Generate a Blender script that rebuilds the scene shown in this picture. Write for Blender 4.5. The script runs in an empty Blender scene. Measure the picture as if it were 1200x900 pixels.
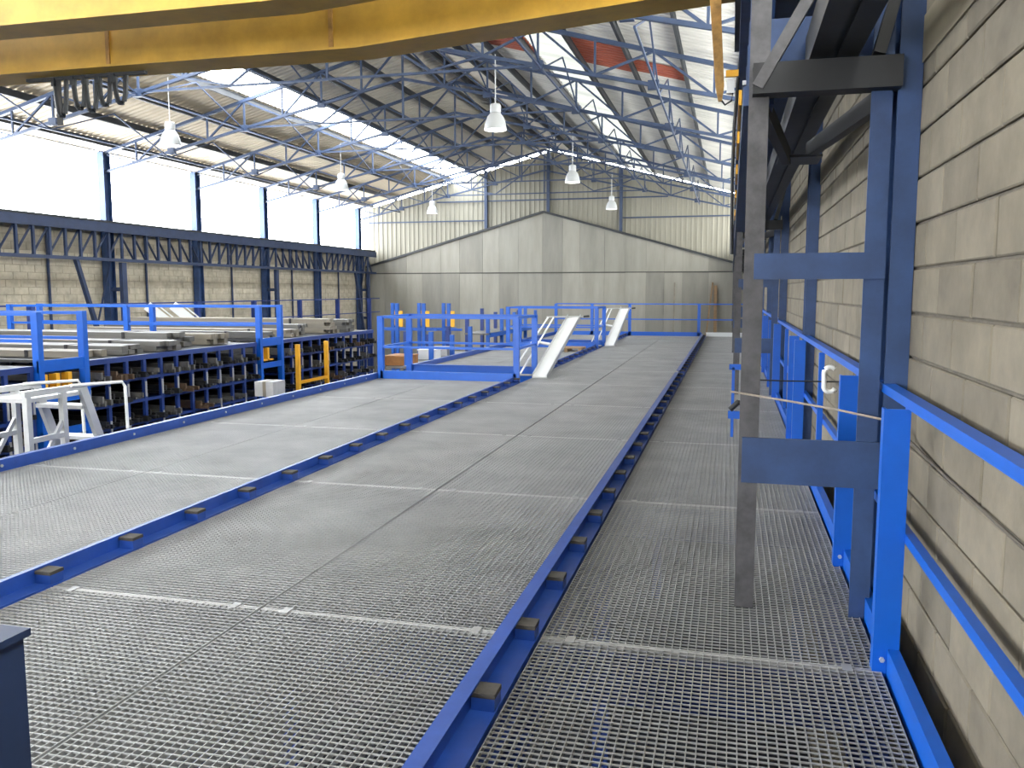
import bpy, math, random
from mathutils import Vector
random.seed(7)
S = bpy.context.scene
COL = S.collection

# ------------------------------------------------------------------ camera
FPX = 1000.0
PITCH = math.atan(109 / FPX)
YAW = math.atan(.257 * math.cos(PITCH))
cam = bpy.data.cameras.new('camera')
cam.sensor_width = 36
cam.lens = FPX * 36 / 1200
cam.clip_start = .02
cam.clip_end = 400
camo = bpy.data.objects.new('camera', cam)
COL.objects.link(camo)
camo.location = (0, 0, 1.55)
camo.rotation_euler = (math.pi / 2 - PITCH, 0, YAW)
S.camera = camo

# ------------------------------------------------------------------ world, light, exposure
W = bpy.data.worlds.new('overcast_sky')
S.world = W
W.use_nodes = True
bg = W.node_tree.nodes['Background']
bg.inputs[0].default_value = (.95, .975, 1.0, 1)
bg.inputs[1].default_value = 14.5
S.view_settings.view_transform = 'Standard'
S.view_settings.look = 'None'
S.view_settings.gamma = 1
S.view_settings.use_curve_mapping = False
S.view_settings.exposure = 0.66
try:
    S.cycles.use_denoising = True
    S.cycles.max_bounces = 8
    S.cycles.diffuse_bounces = 5
    S.cycles.transparent_max_bounces = 12
    S.cycles.sample_clamp_indirect = 8
    S.cycles.caustics_reflective = False
    S.cycles.caustics_refractive = False
except Exception:
    pass


def portal(name, loc, rot, sx, sy):
    l = bpy.data.lights.new(name, 'AREA')
    l.shape = 'RECTANGLE'
    l.size = sx
    l.size_y = sy
    l.cycles.is_portal = True
    o = bpy.data.objects.new(name, l)
    COL.objects.link(o)
    o.location = loc
    o.rotation_euler = rot
    return o


XL, XR, XA = -18.4, .80, -8.7          # left wall, right wall, ridge
ZE, ZA = 5.85, 8.40                    # eave and ridge height
YB, YF = -13.9, 41.5                   # back and far ends of the hall
ZF = -2.6                              # lower floor; the grating deck is z = 0
SL = (ZA - ZE) / (XA - (-18.3))
BAY = 4.5
COLY = [4.2 + BAY * k for k in range(-4, 9)]


def roofz(x):
    return ZA - SL * abs(x - XA)


portal('window_daylight', (XL - .25, (YB + YF) / 2, 4.7), (0, -math.pi / 2, 0), 2.4, YF - YB)
portal('window_daylight_b', (XR + .35, (YB + YF) / 2, 4.7), (0, math.pi / 2, 0), 2.4, YF - YB)  # daylight portal for the added right window strip
ang = math.atan(SL)
portal('skylight_daylight_a', (-13.0, (YB + YF) / 2, roofz(-13.0) + .2), (0, -ang, 0), 1.25, YF - YB)
portal('skylight_daylight_b', (-4.2, (YB + YF) / 2, roofz(-4.2) + .2), (0, ang, 0), 1.25, YF - YB)

# ------------------------------------------------------------------ materials
M = {}


def mat(name, col, rough=.5, metal=0., noise=0., nscale=8., bump=0., col2=None, stretch=(1, 1, 1), spec=.5):
    m = bpy.data.materials.new(name)
    m.use_nodes = True
    nt = m.node_tree
    b = nt.nodes['Principled BSDF']
    b.inputs['Base Color'].default_value = (*col, 1)
    b.inputs['Roughness'].default_value = rough
    b.inputs['Metallic'].default_value = metal
    b.inputs['Specular IOR Level'].default_value = spec
    if noise or bump:
        tc = nt.nodes.new('ShaderNodeNewGeometry')
        mp = nt.nodes.new('ShaderNodeMapping')
        mp.inputs['Scale'].default_value = stretch
        nt.links.new(tc.outputs['Position'], mp.inputs['Vector'])
        n = nt.nodes.new('ShaderNodeTexNoise')
        n.inputs['Scale'].default_value = nscale
        n.inputs['Detail'].default_value = 6
        n.inputs['Roughness'].default_value = .65
        nt.links.new(mp.outputs['Vector'], n.inputs['Vector'])
        if noise:
            r = nt.nodes.new('ShaderNodeValToRGB')
            r.color_ramp.elements[0].position = .3
            r.color_ramp.elements[1].position = .7
            c2 = col2 or tuple(min(1, c * (1 + noise)) for c in col)
            c1 = col if col2 else tuple(c * (1 - noise) for c in col)
            r.color_ramp.elements[0].color = (*c1, 1)
            r.color_ramp.elements[1].color = (*c2, 1)
            nt.links.new(n.outputs['Fac'], r.inputs['Fac'])
            nt.links.new(r.outputs['Color'], b.inputs['Base Color'])
        if bump:
            bp = nt.nodes.new('ShaderNodeBump')
            bp.inputs['Strength'].default_value = bump
            bp.inputs['Distance'].default_value = .01
            nt.links.new(n.outputs['Fac'], bp.inputs['Height'])
            nt.links.new(bp.outputs['Normal'], b.inputs['Normal'])
    M[name] = m
    return m


def glassy(name, tint, clear, rough=.3, nscale=0, dirt=(.5, .5, .45)):
    m = bpy.data.materials.new(name)
    m.use_nodes = True
    nt = m.node_tree
    nt.nodes.remove(nt.nodes['Principled BSDF'])
    out = nt.nodes['Material Output']
    t = nt.nodes.new('ShaderNodeBsdfTransparent')
    t.inputs[0].default_value = (*tint, 1)
    d = nt.nodes.new('ShaderNodeBsdfTranslucent')
    d.inputs[0].default_value = (*dirt, 1)
    mx = nt.nodes.new('ShaderNodeMixShader')
    mx.inputs[0].default_value = 1 - clear
    if nscale:
        g = nt.nodes.new('ShaderNodeNewGeometry')
        mp = nt.nodes.new('ShaderNodeMapping')
        mp.inputs['Scale'].default_value = (.3, 2.2, .3)
        n = nt.nodes.new('ShaderNodeTexNoise')
        n.inputs['Scale'].default_value = nscale
        n.inputs['Detail'].default_value = 5
        mr = nt.nodes.new('ShaderNodeMapRange')
        mr.inputs['From Min'].default_value = .3
        mr.inputs['From Max'].default_value = .7
        mr.inputs['To Min'].default_value = max(0, 1 - clear - min(.12, clear * .6))
        mr.inputs['To Max'].default_value = min(1, 1 - clear + min(.12, clear * .6))
        nt.links.new(g.outputs['Position'], mp.inputs['Vector'])
        nt.links.new(mp.outputs['Vector'], n.inputs['Vector'])
        nt.links.new(n.outputs['Fac'], mr.inputs['Value'])
        nt.links.new(mr.outputs['Result'], mx.inputs[0])
    nt.links.new(t.outputs[0], mx.inputs[1])
    nt.links.new(d.outputs[0], mx.inputs[2])
    nt.links.new(mx.outputs[0], out.inputs['Surface'])
    M[name] = m


def emit(name, col, strength):
    m = bpy.data.materials.new(name)
    m.use_nodes = True
    b = m.node_tree.nodes['Principled BSDF']
    b.inputs['Base Color'].default_value = (*col, 1)
    b.inputs['Emission Color'].default_value = (*col, 1)
    b.inputs['Emission Strength'].default_value = strength
    M[name] = m


mat('rail_blue', (.003, .10, .52), .38, noise=.08, nscale=5)
mat('channel_blue', (.016, .06, .29), .42, noise=.18, nscale=6)
mat('kerb_blue', (.008, .09, .42), .4, noise=.12, nscale=5)
mat('rack_blue', (.010, .034, .18), .45, noise=.15, nscale=4)
mat('steel_blue', (.024, .056, .15), .5, noise=.3, nscale=4, bump=.1)
mat('truss_blue', (.028, .048, .10), .5, noise=.2, nscale=3)
mat('navy', (.016, .032, .085), .5, noise=.25, nscale=4)
mat('old_steel', (.075, .072, .076), .5, .2, noise=.4, nscale=9, bump=.1)
mat('black_steel', (.007, .0075, .009), .6, 0, noise=.3, nscale=6)
mat('dark_steel', (.028, .03, .033), .55, .2, noise=.3, nscale=6)
mat('galvanised', (.375, .38, .38), .46, .45, noise=.16, nscale=1.6)
mat('galv_light', (.50, .50, .50), .45, .4, noise=.1, nscale=5)
mat('yellow', (.55, .34, .045), .45, noise=.22, nscale=2.2, bump=.05)
mat('bright_yellow', (.80, .40, .02), .45)
mat('rust_yellow', (.36, .2, .05), .6, noise=.4, nscale=12)
mat('rubber', (.045, .04, .034), .85, noise=.3, nscale=30)
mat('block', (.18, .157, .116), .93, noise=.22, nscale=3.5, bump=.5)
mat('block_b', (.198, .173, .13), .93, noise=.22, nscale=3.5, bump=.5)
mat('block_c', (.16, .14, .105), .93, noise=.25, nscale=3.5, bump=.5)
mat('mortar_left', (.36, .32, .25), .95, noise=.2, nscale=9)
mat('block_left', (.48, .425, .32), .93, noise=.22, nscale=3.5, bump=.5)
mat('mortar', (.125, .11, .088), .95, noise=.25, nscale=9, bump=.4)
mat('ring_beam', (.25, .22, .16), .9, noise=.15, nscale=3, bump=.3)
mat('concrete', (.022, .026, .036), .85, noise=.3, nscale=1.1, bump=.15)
mat('roof_cream', (.56, .47, .34), .7, noise=.12, nscale=1.0, stretch=(1, .3, 1))
mat('roof_grey', (.66, .60, .50), .75, noise=.15, nscale=1.0, stretch=(1, .3, 1))
mat('roof_pale', (.62, .595, .54), .7, noise=.18, nscale=1.2, stretch=(.4, 2.5, 1))
mat('roof_red', (.36, .085, .045), .7, noise=.15, nscale=2)
mat('sheet_cream', (.25, .235, .185), .6, noise=.12, nscale=1.2, stretch=(1, 1, .25))
mat('sheet_grey', (.245, .235, .20), .7, noise=.16, nscale=1.3, stretch=(1.5, 1, .25))
mat('sheet_grey_b', (.275, .262, .222), .7, noise=.16, nscale=1.3, stretch=(1.5, 1, .25))
mat('sheet_grey_c', (.215, .205, .175), .7, noise=.16, nscale=1.3, stretch=(1.5, 1, .25))
mat('seam', (.06, .058, .05), .8)
mat('white_paint', (.80, .81, .80), .4)
mat('aluminium', (.56, .57, .58), .38, .5, noise=.08, nscale=6)
mat('black', (.012, .012, .013), .6)
mat('bar_dark', (.025, .025, .027), .55, .4, noise=.4, nscale=9)
mat('bar_grey', (.16, .155, .145), .5, .5, noise=.3, nscale=7)
mat('bar_brown', (.10, .06, .035), .7, noise=.4, nscale=9)
mat('profile_grey', (.12, .117, .108), .55, .2, noise=.2, nscale=3, stretch=(.2, 2, 2))
mat('profile_cream', (.20, .178, .14), .65, noise=.2, nscale=3, stretch=(.2, 2, 2))
mat('wood', (.26, .165, .085), .75, noise=.3, nscale=5, stretch=(.4, 2, 2))
mat('orange_box', (.30, .125, .03), .7, noise=.25, nscale=6)
mat('rope', (.42, .36, .30), .8, noise=.2, nscale=50)
mat('dark_cord', (.10, .085, .07), .8)
mat('grey_box', (.42, .42, .43), .6, noise=.1, nscale=6)
mat('cable', (.006, .009, .013), .5)
emit('lamp_glow', (1, .98, .93), 7.0)
mat('lamp_shade', (.50, .51, .51), .3)
glassy('window_pane', (.98, .99, 1), .90, dirt=(.8, .8, .8))
glassy('window_dusty', (.9, .9, .88), .55, dirt=(.5, .5, .48))  # pane of the added right windows, dimmed to cut their light
glassy('skylight_clear', (.93, .97, 1), .72, nscale=1.0, dirt=(.8, .82, .85))
glassy('skylight_aged', (.80, .79, .68), .022, nscale=1.0, dirt=(.032, .033, .030))


# ------------------------------------------------------------------ mesh helpers
class MB:
    def __init__(s):
        s.v = []
        s.f = []

    def quadbox(s, c):
        i = len(s.v)
        s.v += c
        s.f += [tuple(i + k for k in q) for q in
                ((0, 3, 2, 1), (4, 5, 6, 7), (0, 1, 5, 4), (1, 2, 6, 5), (2, 3, 7, 6), (3, 0, 4, 7))]
        return s

    def box(s, x0, x1, y0, y1, z0, z1):
        return s.quadbox([(x0, y0, z0), (x1, y0, z0), (x1, y1, z0), (x0, y1, z0),
                          (x0, y0, z1), (x1, y0, z1), (x1, y1, z1), (x0, y1, z1)])

    def bar(s, p, q, w, h, up=(0, 0, 1)):
        p, q = Vector(p), Vector(q)
        d = (q - p).normalized()
        u = Vector(up)
        if abs(d.dot(u)) > .98:
            u = Vector((0, 1, 0))
        r = d.cross(u).normalized() * (w / 2)
        t = r.cross(d).normalized() * (h / 2)
        return s.quadbox([tuple(p - r - t), tuple(p + r - t), tuple(q + r - t), tuple(q - r - t),
                          tuple(p - r + t), tuple(p + r + t), tuple(q + r + t), tuple(q - r + t)])

    def tube(s, pts, r, n=8):
        P = [Vector(p) for p in pts]
        rings = []
        for k, p in enumerate(P):
            d = (P[min(k + 1, len(P) - 1)] - P[max(k - 1, 0)]).normalized()
            u = Vector((0, 0, 1)) if abs(d.z) < .9 else Vector((1, 0, 0))
            a = d.cross(u).normalized()
            b = a.cross(d).normalized()
            i = len(s.v)
            for j in range(n):
                t = 2 * math.pi * j / n
                s.v.append(tuple(p + a * (r * math.cos(t)) + b * (r * math.sin(t))))
            rings.append(i)
        for A, B in zip(rings, rings[1:]):
            for j in range(n):
                s.f.append((A + j, A + (j + 1) % n, B + (j + 1) % n, B + j))
        s.f.append(tuple(rings[0] + j for j in reversed(range(n))))
        s.f.append(tuple(rings[-1] + j for j in range(n)))
        return s

    def lathe(s, prof, cx, cy, n=20):
        i0 = len(s.v)
        for r, z in prof:
            for j in range(n):
                t = 2 * math.pi * j / n
                s.v.append((cx + r * math.cos(t), cy + r * math.sin(t), z))
        for k in range(len(prof) - 1):
            for j in range(n):
                a = i0 + k * n
                s.f.append((a + j, a + (j + 1) % n, a + n + (j + 1) % n, a + n + j))
        return s

    def prism(s, poly, axis, a, b):
        """polygon in the two other axes (order x,y,z without axis), extruded a..b along axis"""
        i = len(s.v)
        n = len(poly)
        for c in (a, b):
            for u, v in poly:
                s.v.append({'x': (c, u, v), 'y': (u, c, v), 'z': (u, v, c)}[axis])
        s.f.append(tuple(i + k for k in range(n)))
        s.f.append(tuple(i + n + k for k in reversed(range(n))))
        for k in range(n):
            s.f.append((i + k, i + n + k, i + n + (k + 1) % n, i + (k + 1) % n))
        return s


def wloc(o):
    v = Vector((0, 0, 0))
    while o is not None:
        v += o.location
        o = o.parent
    return v


def obj(name, mb, m, parent=None, smooth=False, base=True):
    """one mesh object; top-level origin at the middle of its base"""
    off = wloc(parent)
    if parent is None:
        xs, ys, zs = zip(*mb.v)
        loc = Vector(((min(xs) + max(xs)) / 2, (min(ys) + max(ys)) / 2, min(zs)))
    elif base:
        xs, ys, zs = zip(*mb.v)
        loc = Vector(((min(xs) + max(xs)) / 2, (min(ys) + max(ys)) / 2, min(zs))) - off
    tot = off + loc
    me = bpy.data.meshes.new(name)
    me.from_pydata([(x - tot.x, y - tot.y, z - tot.z) for x, y, z in mb.v], [], mb.f)
    me.materials.append(M[m] if isinstance(m, str) else m)
    if smooth:
        for p in me.polygons:
            p.use_smooth = True
    me.validate()
    me.update()
    o = bpy.data.objects.new(name, me)
    COL.objects.link(o)
    o.parent = parent
    o.location = loc
    return o


def dup(o, parent, loc=None, name=None):
    c = o.copy()
    COL.objects.link(c)
    c.parent = parent
    if loc is not None:
        c.location = loc
    return c


def dup_tree(root, loc, label=None):
    r = root.copy()
    COL.objects.link(r)
    r.location = loc
    if label:
        r['label'] = label
    for ch in root.children:
        c = dup(ch, r)
        for g in ch.children:
            dup(g, c)
    return r


def thing(name, loc, label, cat, group=None, kind=None):
    o = bpy.data.objects.new(name, None)
    COL.objects.link(o)
    o.location = loc
    o.empty_display_size = .1
    tag(o, label, cat, group, kind)
    return o


def tag(o, label, cat, group=None, kind=None):
    o['label'] = label
    o['category'] = cat
    if group:
        o['group'] = group
    if kind:
        o['kind'] = kind
    return o


def struct(o, label, cat):
    return tag(o, label, cat, None, 'structure')


# ------------------------------------------------------------------ floors
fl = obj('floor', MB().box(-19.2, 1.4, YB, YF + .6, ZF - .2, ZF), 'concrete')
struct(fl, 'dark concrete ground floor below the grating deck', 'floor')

deck = thing('floor_mezzanine', (-2.7, 15, 0), 'raised deck of galvanised open steel grating between blue rails', 'grating deck', kind='structure')
YE = 30.0
JY = [1.02 + 2.6 * k for k in range(12)]
PIT = [(14.15, 15.5), (23.15, 24.5)]
gcache = {}


def grating_mesh(w, l):
    key = (round(w, 3), round(l, 3))
    if key in gcache:
        return gcache[key]
    mb = MB()
    nx = max(2, round(w / .034))
    ny = max(2, round(l / .034))
    for i in range(nx + 1):            # bearing bars along the deck
        x = -w / 2 + .0015 + (w - .003) * i / nx
        mb.box(x - .0016, x + .0016, 0, l, -.025, 0)
    for j in range(1, ny):             # cross rods
        y = l * j / ny
        mb.box(-w / 2, w / 2, y - .0023, y + .0023, -.0068, -.0005)
    nb_ = len(mb.f)
    for y in (0, l - .007):            # banding bars at both ends
        mb.box(-w / 2, w / 2, y, y + .007, -.03, .001)
    me = bpy.data.meshes.new('grating_panel')
    me.from_pydata(mb.v, [], mb.f)
    me.materials.append(M['galvanised'])
    me.materials.append(M['galv_light'])
    for p in me.polygons[nb_:]:
        p.material_index = 1
    me.update()
    gcache[key] = me
    return me


clip_mb = MB()


def lane(x0, x1, segs):
    for a, b in segs:
        ys = [a] + [y for y in JY if a + .4 < y < b - .4] + [b]
        for ya, yb in zip(ys, ys[1:]):
            o = bpy.data.objects.new('grating_panel', grating_mesh(x1 - x0 - .017, yb - ya - .012))
            COL.objects.link(o)
            o.parent = deck
            o.location = Vector(((x0 + x1) / 2, ya + .006, 0)) - deck.location
            for cx in (x0 + .14, x1 - .14):
                if ya < 14:
                    clip_mb.box(cx - .02, cx + .02, ya - .035, ya + .035, 0, .004)


lane(-3.435, -2.2, [(JY[0], YE)])
lane(-2.2, -.955, [(JY[0], YE)])
lane(-6.07, -4.85, [(JY[0], PIT[0][0]), (PIT[0][1], PIT[1][0]), (PIT[1][1], YE)])
lane(-4.85, -3.58, [(JY[0], PIT[0][0]), (PIT[0][1], PIT[1][0]), (PIT[1][1], YE)])
lane(-.795, .645, [(JY[0], YE)])
cl = obj('panel_clips', clip_mb, 'galvanised', deck)
cl['kind'] = 'stuff'
# carrying steel under the grating
for y in JY:
    if y < YE:
        b = MB().box(-6.1, .66, y - .05, y + .05, -.045, -.035).box(-6.1, .66, y - .005, y + .005, -.25, -.045).box(-6.1, .66, y - .05, y + .05, -.26, -.25)
        obj('deck_beam', b, 'rack_blue', deck)
for x in (-6.02, -4.85, -3.51, -2.2, -.88, .60):
    b = MB().box(x - .05, x + .05, 1, YE, -.28, -.265).box(x - .005, x + .005, 1, YE, -.46, -.28).box(x - .06, x + .06, 1, YE, -.475, -.46)
    obj('deck_girder', b, 'rack_blue', deck)
for x in (-6.02, -3.51, -.88):
    for y in JY[::2]:
        if y < YE:
            obj('deck_post', MB().box(x - .06, x + .06, y - .06, y + .06, ZF, -.475), 'rack_blue', deck)

# ------------------------------------------------------------------ walls
# right wall: courses of 0.5 x 0.2 m blocks on a mortar core
BH, BL = .2, .5
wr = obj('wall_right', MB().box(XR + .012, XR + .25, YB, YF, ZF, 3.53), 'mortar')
struct(wr, 'grey concrete block wall running along the walkway handrail', 'wall')


def block_mesh(name, m, flip):
    mb = MB()
    e = .006
    l, h = BL - .012, BH - .012
    s = 1 if flip else -1
    # chamfered face towards the hall
    x0, x1 = 0, -s * .016
    pts = [(-l / 2, -h / 2), (l / 2, -h / 2), (l / 2, h / 2), (-l / 2, h / 2)]
    pin = [(a * (1 - 2 * e / l), b * (1 - 2 * e / h)) for a, b in pts]
    i = 0
    mb.v = [(0, a, b) for a, b in pts] + [(s * .010, a, b) for a, b in pts] + [(s * .016, a, b) for a, b in pin]
    for k in range(4):
        j = (k + 1) % 4
        mb.f += [(k, j, 4 + j, 4 + k), (4 + k, 4 + j, 8 + j, 8 + k)]
    mb.f += [(8, 9, 10, 11), (3, 2, 1, 0)]
    me = bpy.data.meshes.new(name)
    me.from_pydata(mb.v, [], mb.f)
    me.materials.append(M[m])
    me.update()
    return me, mb


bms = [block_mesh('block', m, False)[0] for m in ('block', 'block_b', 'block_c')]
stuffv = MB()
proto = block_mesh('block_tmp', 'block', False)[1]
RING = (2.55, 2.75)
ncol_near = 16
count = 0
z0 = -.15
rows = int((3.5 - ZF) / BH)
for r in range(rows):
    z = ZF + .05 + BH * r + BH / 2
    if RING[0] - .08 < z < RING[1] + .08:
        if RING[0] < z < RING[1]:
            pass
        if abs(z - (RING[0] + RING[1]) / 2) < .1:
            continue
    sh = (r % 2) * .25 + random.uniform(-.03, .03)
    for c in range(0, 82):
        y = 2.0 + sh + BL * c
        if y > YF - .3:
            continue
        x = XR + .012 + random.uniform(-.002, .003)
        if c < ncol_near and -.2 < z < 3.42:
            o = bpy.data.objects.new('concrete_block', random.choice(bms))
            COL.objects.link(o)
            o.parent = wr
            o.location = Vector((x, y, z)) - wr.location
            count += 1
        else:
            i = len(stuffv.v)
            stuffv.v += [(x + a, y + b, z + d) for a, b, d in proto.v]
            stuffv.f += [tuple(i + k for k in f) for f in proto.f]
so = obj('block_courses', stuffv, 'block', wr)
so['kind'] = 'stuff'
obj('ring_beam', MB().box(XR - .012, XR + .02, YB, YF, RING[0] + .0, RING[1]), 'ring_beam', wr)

# left wall: blocks up to the window sill
ZS = 3.55
wl = obj('wall_left', MB().box(XL - .25, XL - .012, YB, YF, ZF, ZS), 'mortar_left')
struct(wl, 'concrete block wall under the long window band', 'wall')
stuffv = MB()
protoL = block_mesh('block_tmp', 'block', True)[1]
for r in range(int((ZS - ZF) / BH)):
    z = ZF + .05 + BH * r + BH / 2
    for c in range(66):
        y = 9.0 + (r % 2) * .25 + BL * c
        if y > YF - .3:
            continue
        x = XL - .012 + random.uniform(-.003, .004)
        i = len(stuffv.v)
        stuffv.v += [(x + a, y + b, z + d) for a, b, d in protoL.v]
        stuffv.f += [tuple(i + k for k in f) for f in protoL.f]
so = obj('block_courses', stuffv, 'block_left', wl)
so['kind'] = 'stuff'
obj('sill_beam', MB().box(XL - .27, XL + .03, YB, YF, ZS - .06, ZS), 'ring_beam', wl)

GAP = .14
# far gable wall: ribbed sheets above, flat sheets below
wf = obj('wall_far', MB().prism([(XL - .2, ZF), (XR + .2, ZF), (XR + .2, roofz(XR) - GAP - .03), (XA, ZA - GAP - .03), (XL - .2, roofz(XL) - GAP - .03)], 'y', YF + .06, YF + .12), 'sheet_grey_c')
struct(wf, 'gable end wall of ribbed cream sheet over flat grey sheets', 'wall')


def lowz(x):                                   # top of the flat-sheet gable
    return 5.33 - .277 * abs(x + 8.95)


def ribbed(x0, x1, zb0, zb1, zt0, zt1, y, n=3):
    mb = MB()
    prof = []
    w = (x1 - x0) / n
    for k in range(n):
        a = x0 + w * k
        prof += [(a, 0), (a + .50 * w, 0), (a + .66 * w, -.022), (a + .88 * w, -.022)]
    prof.append((x1, 0))
    for x, d in prof:
        t = (x - x0) / (x1 - x0)
        mb.v += [(x, y + d, zb0 + (zb1 - zb0) * t), (x, y + d, zt0 + (zt1 - zt0) * t)]
    for k in range(len(prof) - 1):
        mb.f.append((2 * k, 2 * k + 2, 2 * k + 3, 2 * k + 1))
    return mb


xs = [-18.4 + .97 * k for k in range(10)] + [XA] + [XA + .95 * k for k in range(1, 11)]
for a, b in zip(xs, xs[1:]):
    mb = ribbed(a, b - .01, lowz(a) - .25, lowz(b) - .25, roofz(a) - GAP, roofz(b) - GAP, YF, 4)
    obj('ribbed_sheet', mb, 'sheet_cream', wf)
k = 0
x = -18.3
while x < XR:
    x1 = min(x + random.choice((1.0, 1.0, 1.2, .85)), XR)
    m = random.choice(('sheet_grey', 'sheet_grey_b', 'sheet_grey_c'))
    dy = random.uniform(0, .025)
    obj('flat_sheet', MB().box(x + .003, x1 - .003, YF - .28 + dy, YF - .26 + dy, ZF, 2.42), m, wf)
    zt0, zt1 = lowz(x), lowz(x1)
    m = random.choice(('sheet_grey', 'sheet_grey_b', 'sheet_grey_c', 'sheet_grey_b'))
    poly = [(x + .003, 2.46), (x1 - .003, 2.46), (x1 - .003, zt1)]
    if x < -8.95 < x1:
        poly.append((-8.95, 5.33))
    poly.append((x + .003, zt0))
    obj('flat_sheet', MB().prism(poly, 'y', YF - .26 + dy, YF - .24 + dy), m, wf)
    x = x1
obj('gable_backing', MB().prism([(-18.35, ZF), (XR, ZF), (XR, lowz(XR) - .05), (-8.95, 5.28), (-18.35, lowz(-18.35) - .05)], 'y', YF - .215, YF - .2), 'seam', wf)
obj('sheet_seam', MB().box(-18.3, XR, YF - .275, YF - .22, 2.41, 2.47), 'seam', wf)
for s in (-1, 1):
    xe = -18.3 if s < 0 else XR
    obj('gable_flashing', MB().bar((xe, YF - .25, lowz(xe) + .03), (-8.95, YF - .25, 5.38), .2, .10), 'dark_steel', wf)
for x in (-11.9, -8.75, -5.2):
    obj('wind_post', MB().box(x - .07, x + .07, YF - .2, YF - .06, lowz(x), roofz(x) - .1), 'truss_blue', wf)
obj('gable_rail', MB().box(-18.2, -11.9, YF - .1, YF - .05, 5.0, 5.06).box(-5.2, XR, YF - .1, YF - .05, 5.0, 5.06).box(-14.5, -3, YF - .1, YF - .05, 5.95, 6.01), 'truss_blue', wf)

# back wall behind the camera; its open doorway is added to let in light
wb = obj('wall_back', MB().box(XL - .2, -13, YB - .2, YB, ZF, 6).box(-4, XR + .2, YB - .2, YB, ZF, 6).box(XL - .2, XR + .2, YB - .2, YB, 4.0, 5.8).box(-13, -4, YB - .2, YB, ZF, 0)
         .prism([(XL, 5.8), (XR, 5.8), (XA, ZA)], 'y', YB - .2, YB), 'sheet_cream')
struct(wb, 'cream sheet wall behind the viewer with a wide doorway', 'wall')

# ------------------------------------------------------------------ windows in the left wall, then the added right strip
wi = 1
yw = [YB] + COLY + [YF]
for a, b in zip(yw, yw[1:]):
    if b - a < .6:
        continue
    w = obj('window_%d' % wi, MB().box(XL - .10, XL - .06, a + .06, b - .06, ZS, ZS + .05).box(XL - .10, XL - .06, a + .06, b - .06, ZE - .16, ZE - .1)
            .box(XL - .09, XL - .07, a + .06, b - .06, 4.78, 4.795), 'galv_light')
    struct(w, 'wide bright strip window above the crane runway, bay %d of the left wall' % wi, 'window')
    n = 3 if b - a > 2 else 1
    for i in range(n):
        p0 = a + .06 + (b - a - .12) * i / n
        p1 = a + .06 + (b - a - .12) * (i + 1) / n
        obj('pane', MB().box(XL - .083, XL - .077, p0 + .004, p1 - .004, ZS + .05, ZE - .16), 'window_pane', w)
    wi += 1
for a, b in zip(yw, yw[1:]):  # unseen window strip over the right wall, added to brighten the hall
    if b - a < .6:
        continue
    w = obj('window_%d' % wi, MB().box(XR + .06, XR + .10, a + .06, b - .06, ZS, ZS + .05).box(XR + .06, XR + .10, a + .06, b - .06, ZE - .16, ZE - .1)
            .box(XR + .07, XR + .09, a + .06, b - .06, 4.78, 4.795), 'galv_light')
    struct(w, 'strip window above the block wall behind the right crane runway, bay %d' % (wi - 14), 'window')
    obj('pane', MB().box(XR + .077, XR + .083, a + .064, b - .064, ZS + .05, ZE - .16), 'window_dusty', w)
    wi += 1

# ------------------------------------------------------------------ roof
ce = thing('ceiling', (XA, 14, ZA), 'pitched corrugated sheet roof with two translucent skylight strips', 'roof', kind='structure')


def sheet_obj(name, x0, x1, y0, ln, m, dz=0., pitch=.225):
    mb = MB()
    rh = .008 if name == 'skylight_panel' else .035
    n = max(1, round(ln / pitch))
    p = ln / n
    prof = []
    for k in range(n):
        a = y0 + p * k
        prof += [(a, 0), (a + .55 * p, 0), (a + .68 * p, rh), (a + .88 * p, rh)]
    prof.append((y0 + ln, 0))
    for y, d in prof:
        mb.v += [(x0, y, roofz(x0) + d + dz), (x1, y, roofz(x1) + d + dz)]
    for k in range(len(prof) - 1):
        mb.f.append((2 * k, 2 * k + 1, 2 * k + 3, 2 * k + 2))
    return obj(name, mb, m, ce)


strips = [('roof_sheet', -18.75, -16.6, 'roof_cream'), ('roof_sheet', -16.6, -13.55, 'roof_cream'), ('skylight_panel', -13.55, -12.45, 'skylight_clear'),
          ('roof_sheet', -12.45, -10.9, 'roof_grey'), ('roof_sheet', -10.9, XA, 'roof_grey'),
          ('roof_sheet', XA, -7.1, 'roof_grey'), ('roof_sheet', -7.1, -4.75, 'roof_pale'), ('skylight_panel', -4.75, -3.65, 'skylight_aged'),
          ('roof_sheet', -3.65, -1.6, 'roof_pale'), ('roof_sheet', -1.6, 1.0, 'roof_pale')]
for nm, a, b, m in strips:
    first = sheet_obj(nm, a, b, YB, BAY, m)
    for k in range(1, 12):
        dup(first, ce, first.location + Vector((0, BAY * k, 0)))
    sheet_obj(nm, a, b, YB + BAY * 12, YF + .04 - (YB + BAY * 12), m)
obj('ridge_cap', MB().box(XA - .22, XA + .22, YB, YF, ZA + .0, ZA + .03), 'roof_grey', ce)
for a, b, y0, ln in ((-6.2, -4.77, YB + 32.85, 2.25), (-3.63, -2.35, YB + 32.625, 2.25), (-2.35, -1.1, YB + 33.525, 1.125)):
    sheet_obj('red_sheet', a, b, y0, ln, 'roof_red', dz=-.02)
pur = [-17.9, -16.6, -15.1, -13.65, -12.35, -11.3, -10.2, -9.1, -8.3, -7.1, -6.0, -4.85, -3.55, -2.3, -1.1, .1]
pm = MB()
L0, L1 = 3.0, YF - .1
pm.box(-.03, .03, L0, L1, -.03, -.015).box(-.006, .006, L0, L1, -.17, -.03).box(-.03, .03, L0, L1, -.185, -.17)
p0 = obj('purlin', MB().box(0, 1, 0, 1, 0, 1), 'dark_steel', ce)
me = bpy.data.meshes.new('purlin')
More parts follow.
